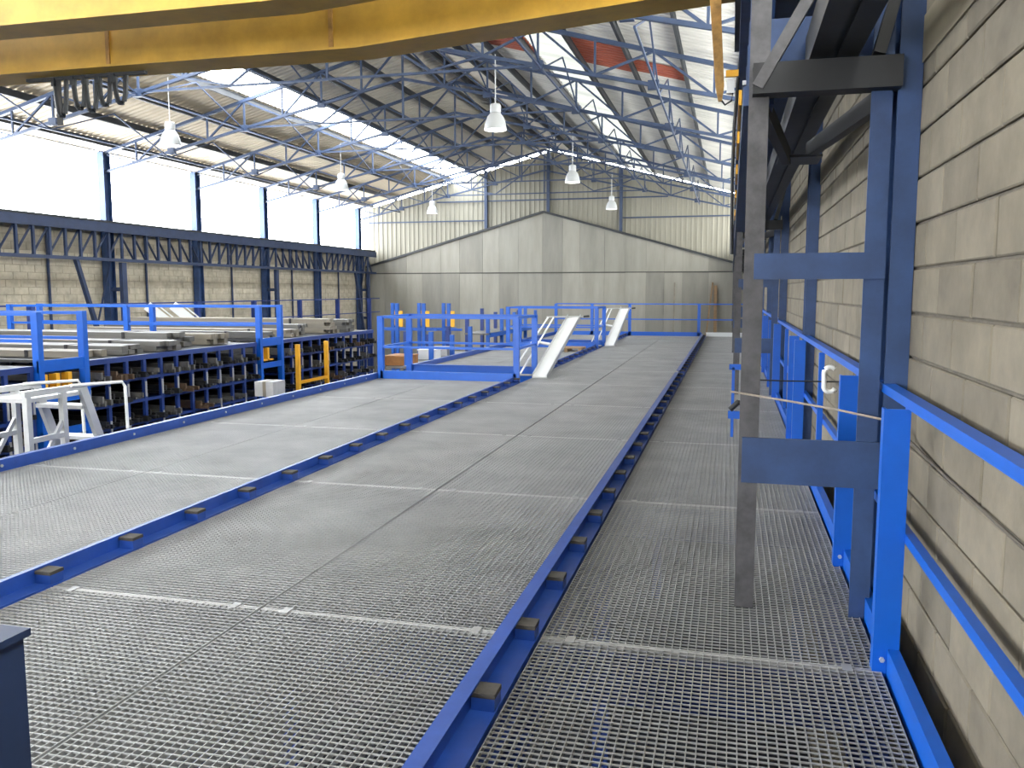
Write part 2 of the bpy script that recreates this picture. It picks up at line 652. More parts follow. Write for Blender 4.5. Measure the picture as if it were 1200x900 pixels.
me.from_pydata(pm.v, [], pm.f)
me.materials.append(M['dark_steel'])
p0.data = me
for i, x in enumerate(pur):
    o = p0 if i == 0 else dup(p0, ce)
    o.location = Vector((x, 0, roofz(x))) - ce.location

# trusses ------------------------------------------------------------
TD = .85


def tz(x):
    return roofz(x) - .24


def make_truss(y):
    t = thing('roof_truss', (XA, y, 4.2), 'blue lattice roof truss', 'roof truss', 'roof trusses across the hall', 'structure')
    for s in (-1, 1):
        xe = -18.3 if s < 0 else .75
        n = 8
        xs = [xe + (XA - xe) * k / n for k in range(n + 1)]
        obj('top_chord', MB().bar((xe, y, tz(xe)), (XA, y, tz(XA)), .09, .08), 'truss_blue', t)
        obj('bottom_chord', MB().bar((xs[0], y, tz(xs[0]) - .55), (XA, y, tz(XA) - TD - .1), .08, .07), 'truss_blue', t)
        bz = lambda x: (tz(xs[0]) - .55) + ((tz(XA) - TD - .1) - (tz(xs[0]) - .55)) * (x - xs[0]) / (XA - xs[0])
        for k in range(n):
            obj('web_post', MB().bar((xs[k], y, tz(xs[k])), (xs[k], y, bz(xs[k])), .045, .045), 'truss_blue', t)
            a, b = (xs[k], tz(xs[k])), (xs[k + 1], bz(xs[k + 1]))
            if k % 2:
                a, b = (xs[k], bz(xs[k])), (xs[k + 1], tz(xs[k + 1]))
            obj('web_diagonal', MB().bar((a[0], y, a[1]), (b[0], y, b[1]), .05, .045), 'truss_blue', t)
        # scissor struts down to the tie
        xt = xs[4]
        obj('strut', MB().bar((xs[5], y, bz(xs[5])), ((xt + XA) / 2, y, bz(xt) + .03), .05, .045), 'truss_blue', t)
        obj('strut', MB().bar((xs[7], y, bz(xs[7])), ((xt + XA) / 2, y, bz(xt) + .03), .05, .045), 'truss_blue', t)
        for k in (2, 4, 6):
            obj('gusset', MB().box(xs[k] - .11, xs[k] + .11, y - .055, y + .055, bz(xs[k]) - .09, bz(xs[k]) + .09), 'truss_blue', t)
    zt = bz(xt)
    obj('tie', MB().bar((-13.5, y, zt), (-3.98, y, zt), .05, .05), 'truss_blue', t)
    obj('king_post', MB().bar((XA, y, tz(XA)), (XA, y, zt), .05, .05), 'truss_blue', t)
    return t


TY = [COLY[0] + BAY * k for k in range(6, 13)]
TNAME = ['nearest to the yellow crane', 'carrying the two nearest lamps', 'third from the yellow crane', 'carrying the middle pair of lamps', 'fifth from the yellow crane', 'carrying the two farthest lamps', 'next to the far gable wall']
t0 = make_truss(TY[0])
for i, y in enumerate(TY):
    lab = 'blue lattice roof truss ' + TNAME[i]
    if i == 0:
        t0['label'] = lab
    else:
        dup_tree(t0, (XA, y, 4.2), lab)
# bracing that runs along the hall between trusses
br = thing('roof_bracing', (XA, 26, 6), 'thin blue bracing rods running between the roof trusses', 'bracing', kind='structure')
for x in (-16.0, -13.5, -11.1, -6.3, -3.9, -1.5):
    zz = tz(x) - TD + .05
    for a, b in zip(TY, TY[1:]):
        obj('bracing_bar', MB().bar((x, a, zz), (x, b, zz), .035, .035), 'truss_blue', br)
        obj('bracing_bar', MB().bar((x, a, zz), (x, (a + b) / 2, tz(x)), .03, .03), 'truss_blue', br)
        obj('bracing_bar', MB().bar((x, b, zz), (x, (a + b) / 2, tz(x)), .03, .03), 'truss_blue', br)

# ------------------------------------------------------------------ columns and crane runways
LATT = {COLY[k] for k in range(0, 13, 2)}
ORD = {}


def hsec(mb, x, y, bx, dy, z0, z1, t=.014):
    mb.box(x - bx / 2, x + bx / 2, y - dy / 2, y - dy / 2 + t, z0, z1)
    mb.box(x - bx / 2, x + bx / 2, y + dy / 2 - t, y + dy / 2, z0, z1)
    mb.box(x - t / 2, x + t / 2, y - dy / 2 + t, y + dy / 2 - t, z0, z1)
    return mb


names_l = {22.2: 'left wall lattice column, nearest one in view', 26.7: 'left wall column between the two nearer lattice columns', 31.2: 'left wall lattice column, second in view', 35.7: 'left wall column second from the far gable', 40.2: 'left wall lattice column in the far corner'}
for y in COLY:
    if y < 0:
        continue
    latt = y in LATT
    if y > 17:
        c = thing('steel_column', (XL + .16, y, ZF), 'dark blue steel column, ' + names_l.get(round(y, 1), 'left wall column out of view'), 'column', 'left wall columns', 'structure')
        obj('main_shaft', hsec(MB(), XL + .15, y, .22, .3, ZF, ZE - .2), 'steel_blue', c)
        if latt:
            obj('inner_chord', MB().box(XL + .58, XL + .70, y - .1, y + .1, ZF, 2.4), 'navy', c)
            for z in (-1.2, .2, 1.6):
                obj('batten', MB().box(XL + .26, XL + .58, y - .08, y - .065, z - .06, z + .06), 'navy', c)
    if y > 3:
        dn = {4.2: 'dark blue lattice column standing nearest beside the block wall', 8.7: 'dark blue column behind the nearest lattice column', 13.2: 'second dark blue lattice column along the block wall'}
        c = thing('steel_column', (.6, y, 0), dn.get(round(y, 1), 'blue column on the block wall at bay %d beyond the second lattice column' % round((y - 13.2) / 4.5)), 'column', 'right wall columns', 'structure')
        obj('main_shaft', hsec(MB(), .745, y + .12, .10, .2, ZF, 5.6), 'steel_blue', c)
        if latt:
            obj('outer_chord', MB().box(.585, .675, y + .02, y + .03, -.05, 3.4).box(.66, .672, y + .03, y + .12, -.05, 3.4), 'steel_blue', c)
            obj('inner_chord', MB().box(.055, .145, y + .02, y + .032, 0, 3.4).box(.133, .145, y + .032, y + .1, 0, 3.4), 'old_steel', c)
            obj('batten', MB().box(.10, .675, y + .004, y + .018, 1.605, 1.725), 'steel_blue', c)
            obj('batten', MB().box(.07, .69, y + .0, y + .018, .63, .85), 'steel_blue', c)
            obj('cross_beam', MB().box(.07, .70, y - .06, y - .05, 2.44, 2.575).box(.07, .70, y - .05, y + .06, 2.44, 2.45).box(.07, .70, y - .05, y + .06, 2.565, 2.575), 'black_steel', c)
            obj('upper_beam', MB().box(.1, .72, y + .28, y + .30, 2.66, 2.86), 'steel_blue', c)
            obj('diagonal', MB().bar((.09, y - .035, 2.47), (.62, y - .035, 3.42), .05, .07, (0, 1, 0)), 'old_steel', c)
            obj('diagonal', MB().bar((.60, y - .02, 2.58), (.78, y + .1, 3.3), .05, .09, (0, 1, 0)), 'black_steel', c)
            obj('knee_brace', MB().bar((.64, y + .1, 2.42), (.46, y + 1.65, 2.44), .05, .09), 'black_steel', c)
            obj('knee_brace', MB().bar((.12, y + .1, 2.42), (.32, y + 1.65, 2.40), .05, .09), 'black_steel', c)
            obj('brace_plate', MB().box(.27, .53, y + 1.55, y + 1.9, 2.385, 2.40), 'dark_steel', c)


def runway(name, label, xf, sgn, y0, m):
    r = thing(name, (xf, 15, 2.4), label, 'crane runway', kind='structure')
    zt, zb = 3.52, 2.42
    obj('top_chord', MB().box(xf - .09, xf + .09, y0, YF - .4, zt - .26, zt), m, r)
    obj('bottom_chord', MB().box(xf - .07, xf + .07, y0, YF - .4, zb, zb + .09), m, r)
    obj('walk_plate', MB().box(min(xf, xf + sgn * .55), max(xf, xf + sgn * .55), y0, YF - .4, zt, zt + .02), m, r)
    obj('rail', MB().box(xf - .03, xf + .03, y0, YF - .4, zt + .02, zt + .08), 'dark_steel', r)
    post = diag = None
    n = 16
    d = 9.0 / n
    ss = [y for y in sorted(LATT) if y + 9 > y0 and y < YF]
    for s in ss:
        for k in range(n):
            y = s + d * k
            if y < y0 or y + d > YF - .4:
                continue
            if post is None:
                post = obj('web_post', MB().box(xf - .035, xf + .035, y - .035, y + .035, zb + .09, zt - .26), m, r)
                up = obj('web_diagonal', MB().bar((xf + sgn * .05, y, zb + .09), (xf + sgn * .05, y + d, zt - .26), .02, .07, (1, 0, 0)), m, r)
                dn_ = obj('web_diagonal', MB().bar((xf + sgn * .05, y, zt - .26), (xf + sgn * .05, y + d, zb + .09), .02, .07, (1, 0, 0)), m, r)
                Y0 = y
                L = {post: post.location.copy(), up: up.location.copy(), dn_: dn_.location.copy()}
                first = {'u': True, 'd': True}
                if k < n / 2:
                    first['d'] = False
                else:
                    first['u'] = False
            else:
                dup(post, r, L[post] + Vector((0, y - Y0, 0)))
            key, src = ('d', dn_) if k < n / 2 else ('u', up)
            if first[key] and y != Y0:
                src.location = L[src] + Vector((0, y - Y0, 0))
                first[key] = False
            elif y != Y0:
                dup(src, r, L[src] + Vector((0, y - Y0, 0)))
    return r


rl = runway('crane_runway', 'dark blue lattice crane runway below the left window band', XL + .64, -1, 13.2, 'navy')
for y in (17.6, 19.9, 24.0, 28.9, 33.5, 38.0):
    obj('hanger_pipe', MB().box(XL + .05, XL + .10, y - .03, y + .03, ZF, 3.3), 'navy', rl)
for y, q in ((20.3, 21.3), (38.7, 39.6)):
    obj('raking_brace', MB().bar((XL + .64, y, 2.45), (XL + .64, q, -.4), .11, .11), 'navy', rl)
    obj('raking_brace', MB().bar((XL + .3, q + .8, 2.45), (XL + .3, q, .2), .04, .04), 'navy', rl)
rr = runway('crane_runway', 'dark steel crane runway carried on lattice columns along the block wall', .10, 1, 4.3, 'steel_blue')
obj('lower_beam', MB().box(.315, .405, 1.5, YF - 1, 2.60, 2.61).box(.435, .525, 1.5, YF - 1, 2.60, 2.61)
    .box(.315, .322, 1.5, YF - 1, 2.61, 2.76).box(.518, .525, 1.5, YF - 1, 2.61, 2.76).box(.40, .44, 1.5, YF - 1, 2.62, 2.76), 'dark_steel', rr)

# ------------------------------------------------------------------ overhead crane
cr = thing('overhead_crane', (-8.8, 6.8, 3.6), 'yellow double girder overhead travelling crane bridge under the roof', 'crane')
for y0, y1, pan in ((5.97, 6.31, (-9.5, -3.6)), (7.27, 7.67, (-9.0, -5.9, -3.55))):
    yw = .05
    poly = [(-17.6, 3.95), (-14.5, 3.72), (-3.3, 3.72), (.05, 3.98), (.05, 4.45), (-17.6, 4.45)]
    obj('girder', MB().prism(poly, 'y', y0 + yw, y1 - yw), 'yellow', cr)
    fpoly = [(-17.6, 3.93), (-14.5, 3.70), (-3.3, 3.70), (.05, 3.96), (.05, 3.98), (-3.3, 3.72), (-14.5, 3.72), (-17.6, 3.95)]
    obj('bottom_flange', MB().prism(fpoly, 'y', y0, y1), 'yellow', cr)
    obj('top_flange', MB().box(-17.6, .05, y0, y1, 4.45, 4.47), 'yellow', cr)
    for p in pan:
        obj('stiffener', MB().box(p - .02, p + .02, y0 + .035, y0 + .05, 3.73, 4.44), 'rust_yellow', cr)
for x in (-17.75, .1):
    obj('end_carriage', MB().box(x - .13, x + .13, 5.5, 8.1, 3.66, 3.98), 'dark_steel', cr)
    for y in (5.75, 7.85):
        wm = MB()
        n = 18
        pts = [(y + .16 * math.cos(2 * math.pi * j / n), 3.75 + .16 * math.sin(2 * math.pi * j / n)) for j in range(n)]
        wm.prism(pts, 'x', x - .05, x + .05)
        obj('wheel', wm, 'rail_blue', cr)
# pendant arm at the right end of the crane
obj('collector_arm', MB().prism([(-.24, 4.0), (-.145, 4.0), (-.135, 3.72), (-.10, 3.2), (-.115, 3.08), (-.145, 3.08), (-.17, 3.2)], 'y', 7.30, 7.36), 'rust_yellow', cr)
obj('collector_shoe', MB().box(-.09, .02, 7.32, 7.36, 3.27, 3.32), 'bright_yellow', cr)
obj('collector_head', MB().box(-.08, -.02, 7.32, 7.38, 3.14, 3.24), 'white_paint', cr)
obj('collector_ring', MB().tube([(-.13, 7.33, 3.1), (-.09, 7.33, 3.05), (-.04, 7.33, 3.08), (-.03, 7.33, 3.15)], .008), 'black', cr)
fest = thing('festoon_cable', (-6.2, 7.47, 3.3), 'black festoon cable loops hanging under the yellow crane girder', 'cable')
obj('track', MB().box(-7.0, -5.6, 7.45, 7.49, 3.66, 3.69), 'dark_steel', fest)
for i, x in enumerate((-6.6, -6.38, -6.24, -6.08, -5.9)):
    d = (.36, .30, .33, .28, .27)[i]
    w = .07
    pts = [(x - w + 2 * w * k / 8, 7.47, 3.67 - d * (1 - ((k - 4) / 4) ** 4)) for k in range(9)]
    obj('cable_loop', MB().tube(pts, .024, 6), 'cable', fest)
    obj('trolley', MB().box(x - w - .02, x - w + .02, 7.44, 7.5, 3.6, 3.68), 'cable', fest)
obj('flat_cable', MB().box(-6.66, -6.60, 7.46, 7.48, 3.22, 3.67), 'black', fest)
obj('pendant_cable', MB().tube([(.04, 7.35, 3.655), (.01, 7.35, 3.3), (-.012, 7.35, 2.9), (-.018, 7.35, 2.5), (-.012, 7.35, 2.1), (-.005, 7.35, 1.85)], .014, 8), 'black', cr)
cn = thing('conductor_rail', (.03, 9, 2.7), 'conductor bars with orange covers along the right crane runway', 'conductor rail')
obj('bar', MB().box(.03, .05, 5.2, 20, 2.72, 2.745), 'grey_box', cn)
for y in (5.6, 7.0, 8.8, 11.0, 13.6):
    obj('cover', MB().box(.012, .03, y, y + .9, 2.69, 2.78), 'bright_yellow', cn)

# ------------------------------------------------------------------ lamps
lamp_pos = [(-4.88, 17.7, 'nearest hanging lamp, over the centre of the deck'), (-12.7, 17.7, 'nearest hanging lamp on the window side, below the crane cables'),
            (-4.88, 26.7, 'middle hanging lamp of the row over the deck'), (-12.7, 26.7, 'middle hanging lamp of the row over the racks'),
            (-4.88, 35.7, 'farthest hanging lamp of the row over the deck'), (-12.7, 35.7, 'farthest hanging lamp of the row over the racks')]
lp = thing('pendant_lamp', (lamp_pos[0][0], lamp_pos[0][1], 4.9), 'white bell pendant lamp, ' + lamp_pos[0][2], 'lamp', 'white bell lamps under the roof')
lx, ly = lamp_pos[0][:2]
obj('shade', MB().lathe([(.235, 4.90), (.237, 4.93), (.215, 5.05), (.17, 5.17), (.115, 5.24), (.105, 5.25), (.10, 5.24), (.16, 5.16), (.205, 5.05), (.226, 4.93), (.235, 4.90)], lx, ly, 24), 'lamp_shade', lp, True)
obj('diffuser', MB().lathe([(.224, 4.925), (.15, 4.91), (.0, 4.905)], lx, ly, 24), 'lamp_glow', lp, True)
obj('ballast', MB().lathe([(0, 5.24), (.11, 5.25), (.115, 5.28), (.115, 5.40), (.10, 5.43), (.03, 5.45), (0, 5.45)], lx, ly, 18), 'lamp_shade', lp, True)
obj('stem', MB().tube([(lx, ly, 5.44), (lx, ly, roofz(lx) - .95)], .012, 6), 'galv_light', lp)
for x, y, t in lamp_pos[1:]:
    dup_tree(lp, (x, y, 4.9), 'white bell pendant lamp, ' + t)

# ------------------------------------------------------------------ deck rails (channels with stop blocks)


def channel(label, lip, web, fl0, fl1, segs, b0, bstep):
    t = thing('channel_rail', ((fl0 + fl1) / 2, 15, 0), label, 'deck rail')
    for a, b in segs:
        mb = MB().box(fl0, fl1, a, b, -.02, .006).box(web - .005, web, a, b, .006, .074).box(lip[0], lip[1], a, b, .074, .084)
        obj('profile', mb, 'channel_blue', t)
    bx0, bx1 = web + .006, fl1 - .004
    y = b0
    pr = None
    while y < YE - .2:
        if any(a + .06 < y < b - .06 for a, b in segs):
            if pr is None:
                pr = obj('stop_block', MB().box(bx0, bx1, y - .045, y + .045, .006, .056), 'channel_blue', t)
                pd = obj('rubber_pad', MB().box(bx0 - .002, bx1 + .002, y - .048, y + .048, .056, .074), 'rubber', pr)
                l0, y0 = pr.location.copy(), y
            else:
                c = dup(pr, t, l0 + Vector((0, y - y0, 0)))
                dup(pd, c)
        y += bstep
    return t


channel('dark blue channel rail with rubber-topped stops between middle deck and walkway', (-.95, -.885), -.90, -.95, -.80, [(1.0, 15.7), (16.1, YE)], 2.93, .665)
channel('dark blue channel rail with rubber-topped stops between left and middle decks', (-3.575, -3.545), -3.545, -3.575, -3.44,
        [(1.0, PIT[0][0] - .07), (PIT[0][1] + .07, PIT[1][0] - .07), (PIT[1][1] + .07, YE)], 3.03, .645)

# toe boards on the left edge of the deck
TB = ['long blue toe board along the left deck edge in front of the racks', 'blue toe board on the left deck edge between the two railed openings', 'blue toe board on the left deck edge past the second opening']
for (a, b), lb in zip([(1.0, PIT[0][0]), (PIT[0][1], PIT[1][0]), (PIT[1][1], YE)], TB):
    t = thing('toe_board', (-6.09, (a + b) / 2, 0), lb, 'toe board', 'toe boards on the left deck edge')
    obj('plate', MB().box(-6.095, -6.083, a, b, -.08, .09).box(-6.15, -6.083, a, b, .09, .098), 'channel_blue', t)
    y = a + .7
    while y < min(b, 14):
        obj('bolt', MB().tube([(-6.084, y, .045), (-6.074, y, .045)], .014, 6), 'galv_light', t)
        y += .85

# guard rail along the right wall
g = thing('guard_rail', (.68, 15, 0), 'bright blue guard rail with flat posts along the block wall', 'railing')
obj('toe_board', MB().box(.655, .663, 1.0, YE, -.03, .10).box(.663, .70, 1.0, YE, .09, .10), 'rail_blue', g)
obj('top_rail', MB().box(.69, .745, 1.0, YE, 1.085, 1.125), 'rail_blue', g)
obj('mid_rail', MB().box(.70, .735, 1.0, YE, .545, .585), 'rail_blue', g)
for y, w in ((2.25 - .9, .1), (3.62, .1), (5.02, .1), (6.85, .05), (8.55, .1), (9.35, .1), (11.1, .05), (12.7, .1), (14.4, .1), (17, .1), (19.6, .1), (22.2, .1), (24.8, .1), (27.4, .1), (29.8, .1)):
    p = obj('post', MB().box(.60, .70, y - .008, y, -.02, 1.085).box(.60, .612, y, y + .05, -.02, 1.085).box(.688, .70, y, y + .05, -.02, 1.085) if w > .06
            else MB().box(.66, .70, y - .02, y + .02, 0, 1.085), 'rail_blue', g)
    if y < 6 and w > .06:
        obj('bolt', MB().tube([(.635, y - .008, .055), (.635, y - .02, .055)], .011, 6), 'galv_light', p)

# railings around the two openings in the left lane
PL = ['blue pipe railing around the nearer opening in the left deck', 'blue pipe railing around the farther opening in the left deck']


def pit_rail(lb, a, b):
    t = thing('opening_railing', (-4.8, (a + b) / 2, 0), lb, 'railing', 'railings around the deck openings')
    xl, xr = -6.04, -3.52
    xl, xr = -6.02, -3.53
    corners = [(xl, a - .02), (xr, a - .02), (xr, b + .02), (xl, b + .02)]
    for x, y in corners:
        p = obj('post', MB().box(x - .05, x + .05, y - .04, y + .04, .0, 1.11), 'rail_blue', t)
    for (x0, y0), (x1, y1) in zip(corners, corners[1:] + corners[:1]):
        for z, h in ((1.09, .045), (.56, .04)):
            obj('rail', MB().bar((x0, y0, z), (x1, y1, z), .04, h), 'rail_blue', t)
    obj('kick_plate', MB().box(xl, xr, a - .06, a - .045, -.02, .13).box(xl, xr, a - .06, a, .13, .14), 'rail_blue', t)
    obj('kick_plate', MB().box(xl, xr, b + .045, b + .06, -.2, .13).box(xl, xr, b + .0, b + .06, .13, .14), 'rail_blue', t)
    return t


pit_rail(PL[0], *PIT[0])
pit_rail(PL[1], *PIT[1])

# end railing of the deck
t = thing('end_railing', (-2.7, YE, 0), 'blue railing across the far end of the deck', 'railing')
for x in (-6.05, -4.75, -3.42, -1.05, .55):
    obj('post', MB().box(x - .05, x + .05, YE - .0, YE + .08, -.1, 1.1), 'rail_blue', t)
for z in (1.08, .55):
    obj('rail', MB().box(-6.05, .6, YE + .02, YE + .06, z, z + .04), 'rail_blue', t)
obj('toe_plate', MB().box(-6.05, -.95, YE + .0, YE + .012, -.05, .14), 'rail_blue', t)
obj('end_plate', MB().box(-.8, .6, YE + .0, YE + .012, -.02, .14), 'white_paint', t)  # white colour stands in for sunlight on the far kerb
# corner post of the railing where the photographer stands
np_ = obj('rail_post', MB().box(-1.03, -.906, .82, .903, -.05, 1.09).box(-1.04, -.90, .815, .91, 1.09, 1.10), 'navy')
tag(np_, 'dark navy rail post at the lower left corner of the view', 'post')

# white folding gangways


def gangway(lb, y):
    t = thing('gangway', (-3.3, y, 0), lb, 'gangway', 'white gangways beside the deck openings')
    a, b = (-3.26, y, .02), (-3.22, y + 3.2, 1.0)
    obj('tread_plate', MB().bar(a, b, .27, .03), 'white_paint', t)
    for s in (-1, 1):
        obj('side_lip', MB().bar((a[0] + s * .135, a[1], a[2] + .02), (b[0] + s * .135, b[1], b[2] + .02), .012, .08), 'aluminium', t)
    for k in range(2):
        dz = .0 + .07 * k
        xo = -.44 - .12 * k
        obj('side_tube', MB().tube([(a[0] + xo, y + .35, .05 + dz), (b[0] + xo + .05, y + 2.9, .99)], .017, 8), 'white_paint', t)
    obj('cross_tube', MB().tube([(b[0] - .55, y + 2.95, 1.0), (b[0] + .2, y + 3.2, 1.01)], .018, 8), 'galv_light', t)
    obj('cross_tube', MB().tube([(-3.75, y + 1.75, .55), (-3.38, y + 1.7, .50)], .03, 8), 'white_paint', t)
    obj('handle_grip', MB().tube([(b[0] + .2, y + 3.2, 1.01), (b[0] + .32, y + 3.2, 1.02)], .022, 8), 'dark_steel', t)
    return t


gangway('white inclined gangway next to the nearer railed opening', 14.75)
gangway('white inclined gangway next to the farther railed opening', 23.8)
# wooden pallet lying in the lane
t = thing('pallet', (-4.0, 21.7, 0), 'small wooden pallet lying on the deck behind the nearer gangway', 'pallet')
for k in range(5):
    obj('slat', MB().box(-4.45, -3.65, 21.4 + .15 * k, 21.5 + .15 * k, .09, .11), 'wood', t)
for x in (-4.45, -4.09, -3.73):
    obj('bearer', MB().box(x, x + .08, 21.4, 22.1, 0, .09), 'wood', t)

# rope gate across the walkway
rp = obj('rope', MB().tube([(.01, 4.16, 1.075), (.1, 4.18, 1.06), (.3, 4.19, 1.03), (.5, 4.18, 1.0), (.69, 4.16, .965)], .0055, 6), 'rope')
tag(rp, 'pale rope stretched from the lattice column to the guard rail', 'rope')
rp = obj('cord', MB().tube([(.705, 4.15, .96), (.77, 3.9, .90), (.785, 3.4, .87), (.785, 2.6, .86), (.785, 1.9, .87)], .006, 6), 'dark_cord')
tag(rp, 'brown cord running along the block wall above the lower rail', 'cord')
rp = obj('cord', MB().tube([(.12, 6.5, .90), (.4, 6.52, .895), (.78, 6.5, .90)], .006, 6), 'black')
tag(rp, 'thin black cord crossing the walkway behind the lattice column', 'cord')
hk = obj('hook', MB().tube([(.70 + .04 * math.cos(t_), 6.45, .90 + (.07 if math.sin(t_) > 0 else -.03) + .04 * math.sin(t_)) for t_ in [math.radians(d_) for d_ in range(40, 350, 20)]], .017, 10), 'white_paint', None, True)
tag(hk, 'white hook hanging on the black cord beside the block wall', 'hook')
t = thing('latch_post', (.1, 9.3, 0), 'small blue gate latch post with black handle behind the lattice column', 'gate latch')
obj('post', MB().box(.03, .06, 9.3, 9.33, 0, .75), 'rail_blue', t)
obj('cross_plate', MB().box(.0, .30, 9.3, 9.31, .72, .78), 'rail_blue', t)
obj('foot_plate', MB().box(.0, .26, 9.28, 9.34, .20, .28), 'rail_blue', t)
obj('handle', MB().tube([(.02, 9.25, .30), (.1, 9.25, .38), (.18, 9.25, .36)], .03, 8), 'black', t)
obj('latch', MB().box(.12, .15, 9.2, 9.25, .18, .32), 'white_paint', t)

# ------------------------------------------------------------------ racks left of the deck
XF = -9.0
RZ = .55
CW = .43
LEV = [RZ - .35 * k for k in range(1, 9)]
RB = [(6.0, 9.38, 'blue pigeonhole rack nearest the viewer, left of the first walkway'), (10.42, 14.94, 'long blue pigeonhole rack between the two raised walkways'), (15.96, 20.6, 'blue pigeonhole rack past the second walkway towards the railed opening')]
kinds = []
for nm, m in (('dark', 'bar_dark'), ('grey', 'bar_grey'), ('brown', 'bar_brown')):
    for v in range(2):
        mb = MB()
        for k in range(6):
            yy = -.13 + .055 * (k % 5) + random.uniform(-.01, .01)
            zz = .05 * (k // 5) + random.uniform(0, .02)
            w = random.uniform(.03, .05)
            x1 = random.uniform(-.12, .22)
            mb.box(-2.6, x1, yy, yy + w, zz, zz + random.uniform(.04, .1))
        me = bpy.data.meshes.new('bar_bundle_' + nm)
        me.from_pydata(mb.v, [], mb.f)
        me.materials.append(M[m])
        me.update()
        kinds.append((nm, me))
ORDN = 'first second third fourth fifth sixth seventh eighth ninth tenth eleventh twelfth'.split()
RN = ['nearest rack', 'long middle rack', 'farther rack']
ROW = ['top', 'second', 'third', 'fourth']
WT = {'dark': 'dark', 'grey': 'grey', 'brown': 'rusty brown'}
nb = 0
for ri, (a, b, lb) in enumerate(RB):
    r = thing('pigeonhole_rack', (-12, (a + b) / 2, ZF), lb, 'rack', 'pigeonhole racks')
    n = round((b - a) / CW)
    d = (b - a) / n
    post = None
    for k in range(n + 1):
        y = a + d * k
        if post is None:
            post = obj('post', MB().box(XF - .05, XF, y - .03, y + .03, ZF, RZ), 'rack_blue', r)
            s1 = obj('steel_strip', MB().box(XF, XF + .012, y - .016, y + .016, -.12, .12), 'galv_light', post)  # pale strips stand in for white highlights on the cells' front lips
            s2 = obj('steel_strip', MB().box(XF, XF + .012, y - .016, y + .016, -.62, -.40), 'galv_light', post)
            back = obj('post', MB().box(XF - 6, XF - 5.95, y - .03, y + .03, ZF, RZ), 'rack_blue', r)
            mid = obj('cell_divider', MB().box(XF - 3, XF - 2.95, y - .02, y + .02, ZF, RZ), 'rack_blue', r)
            pl, bl, ml = post.location.copy(), back.location.copy(), mid.location.copy()
        else:
            c = dup(post, r, pl + Vector((0, d * k, 0)))
            dup(s1, c)
            if k % 3:
                dup(s2, c)
            dup(back, r, bl + Vector((0, d * k, 0)))
            dup(mid, r, ml + Vector((0, d * k, 0)))
    obj('top_beam', MB().box(XF - .06, XF + .01, a - .03, b + .03, RZ - .08, RZ), 'rack_blue', r)
    obj('top_deck', MB().box(XF - 6, XF - .06, a - .03, b + .03, RZ - .05, RZ - .01), 'dark_steel', r)
    for z in LEV:
        if z > ZF + .1:
            obj('shelf', MB().box(XF - 6, XF - .05, a - .03, b + .03, z - .04, z - .02).box(XF - .05, XF - .005, a - .03, b + .03, z - .045, z), 'rack_blue', r)
    for k in range(n):
        for li, z in enumerate(LEV[:4]):
            if random.random() < .08:
                continue
            nm, me = random.choice(kinds[:2] * 3 + kinds[2:4] * 2 + kinds[4:])
            o = bpy.data.objects.new('bar_bundle', me)
            COL.objects.link(o)
            o.location = (XF - .02, a + d * (k + .5), z + .002)
            tag(o, '%s bar bundle in the %s row, %s cell of the %s' % (WT[nm], ROW[li], ORDN[k], RN[ri]), 'metal bars', nm + ' bar bundles in the rack cells')
            nb += 1

# raised walkways between the racks
for (a, b), lb, yel in (((9.44, 10.36), 'raised blue walkway with railings between the two nearer racks', 3), ((15.0, 15.9), 'raised blue walkway with railings in front of the leaning white ladder', 2)):
    t = thing('rack_walkway', (-12, (a + b) / 2, ZF), lb, 'walkway', 'raised walkways between racks')
    for x, zb in ((XF + .02, ZF), (XF - 3, .5), (XF - 5.9, ZF)):
        for y in (a + .045, b - .045):
            obj('post', MB().box(x - .05, x + .05, y - .045, y + .045, zb, 1.27), 'rail_blue', t)
    for y in (a + .045, b - .045):
        for z in (1.22, .86):
            obj('rail', MB().box(XF - 5.9, XF, y - .02, y + .02, z, z + .045), 'rail_blue', t)
    obj('platform', MB().box(XF - 5.9, XF - .05, a + .09, b - .09, .42, .46), 'dark_steel', t)
    obj('front_beam', MB().box(XF + .03, XF + .06, a, b, .46, .62), 'rail_blue', t)
    obj('lower_beam', MB().box(XF + .03, XF + .06, a, b, .02, .13), 'rail_blue', t)
    obj('lower_beam', MB().box(XF + .03, XF + .06, a, b, -.45, -.34), 'rail_blue', t)
    for i in range(yel):
        y = a + .12 + .22 * i
        obj('yellow_bracket', MB().box(XF - .1, XF + .02, y, y + .07, .16, .42).box(XF - .1, XF + .02, y, y + .22, .16, .19), 'bright_yellow', t)

# long profile bundles lying on top of the racks
specs = [(6.3, .5, .10, 'profile_grey', 'grey'), (7.0, .4, .16, 'profile_cream', 'cream'), (7.7, .5, .12, 'profile_grey', 'grey'), (8.5, .4, .12, 'profile_cream', 'cream'),
         (10.7, .5, .10, 'profile_cream', 'cream'), (11.4, .6, .14, 'profile_grey', 'grey'), (12.2, .55, .17, 'profile_grey', 'grey'), (13.1, .6, .26, 'profile_grey', 'grey'), (14.0, .5, .20, 'profile_cream', 'cream'),
         (16.1, .4, .14, 'profile_grey', 'grey'), (16.8, .5, .16, 'profile_cream', 'cream'), (17.6, .5, .24, 'profile_grey', 'grey'), (18.5, .5, .34, 'profile_cream', 'cream'), (19.4, .5, .3, 'profile_grey', 'grey')]
POS = ['on the nearest rack, first in the row', 'on the nearest rack, second in the row', 'on the nearest rack, third in the row', 'on the nearest rack beside the first walkway',
       'on the long rack beside the first walkway', 'on the long rack, second in the row', 'on the long rack, third in the row', 'on the long rack, thickest there', 'on the long rack, last before the second walkway',
       'on the farther rack beside the second walkway', 'on the farther rack, second in the row', 'on the farther rack, third in the row', 'on the farther rack, tallest there', 'on the farther rack, last in the row']
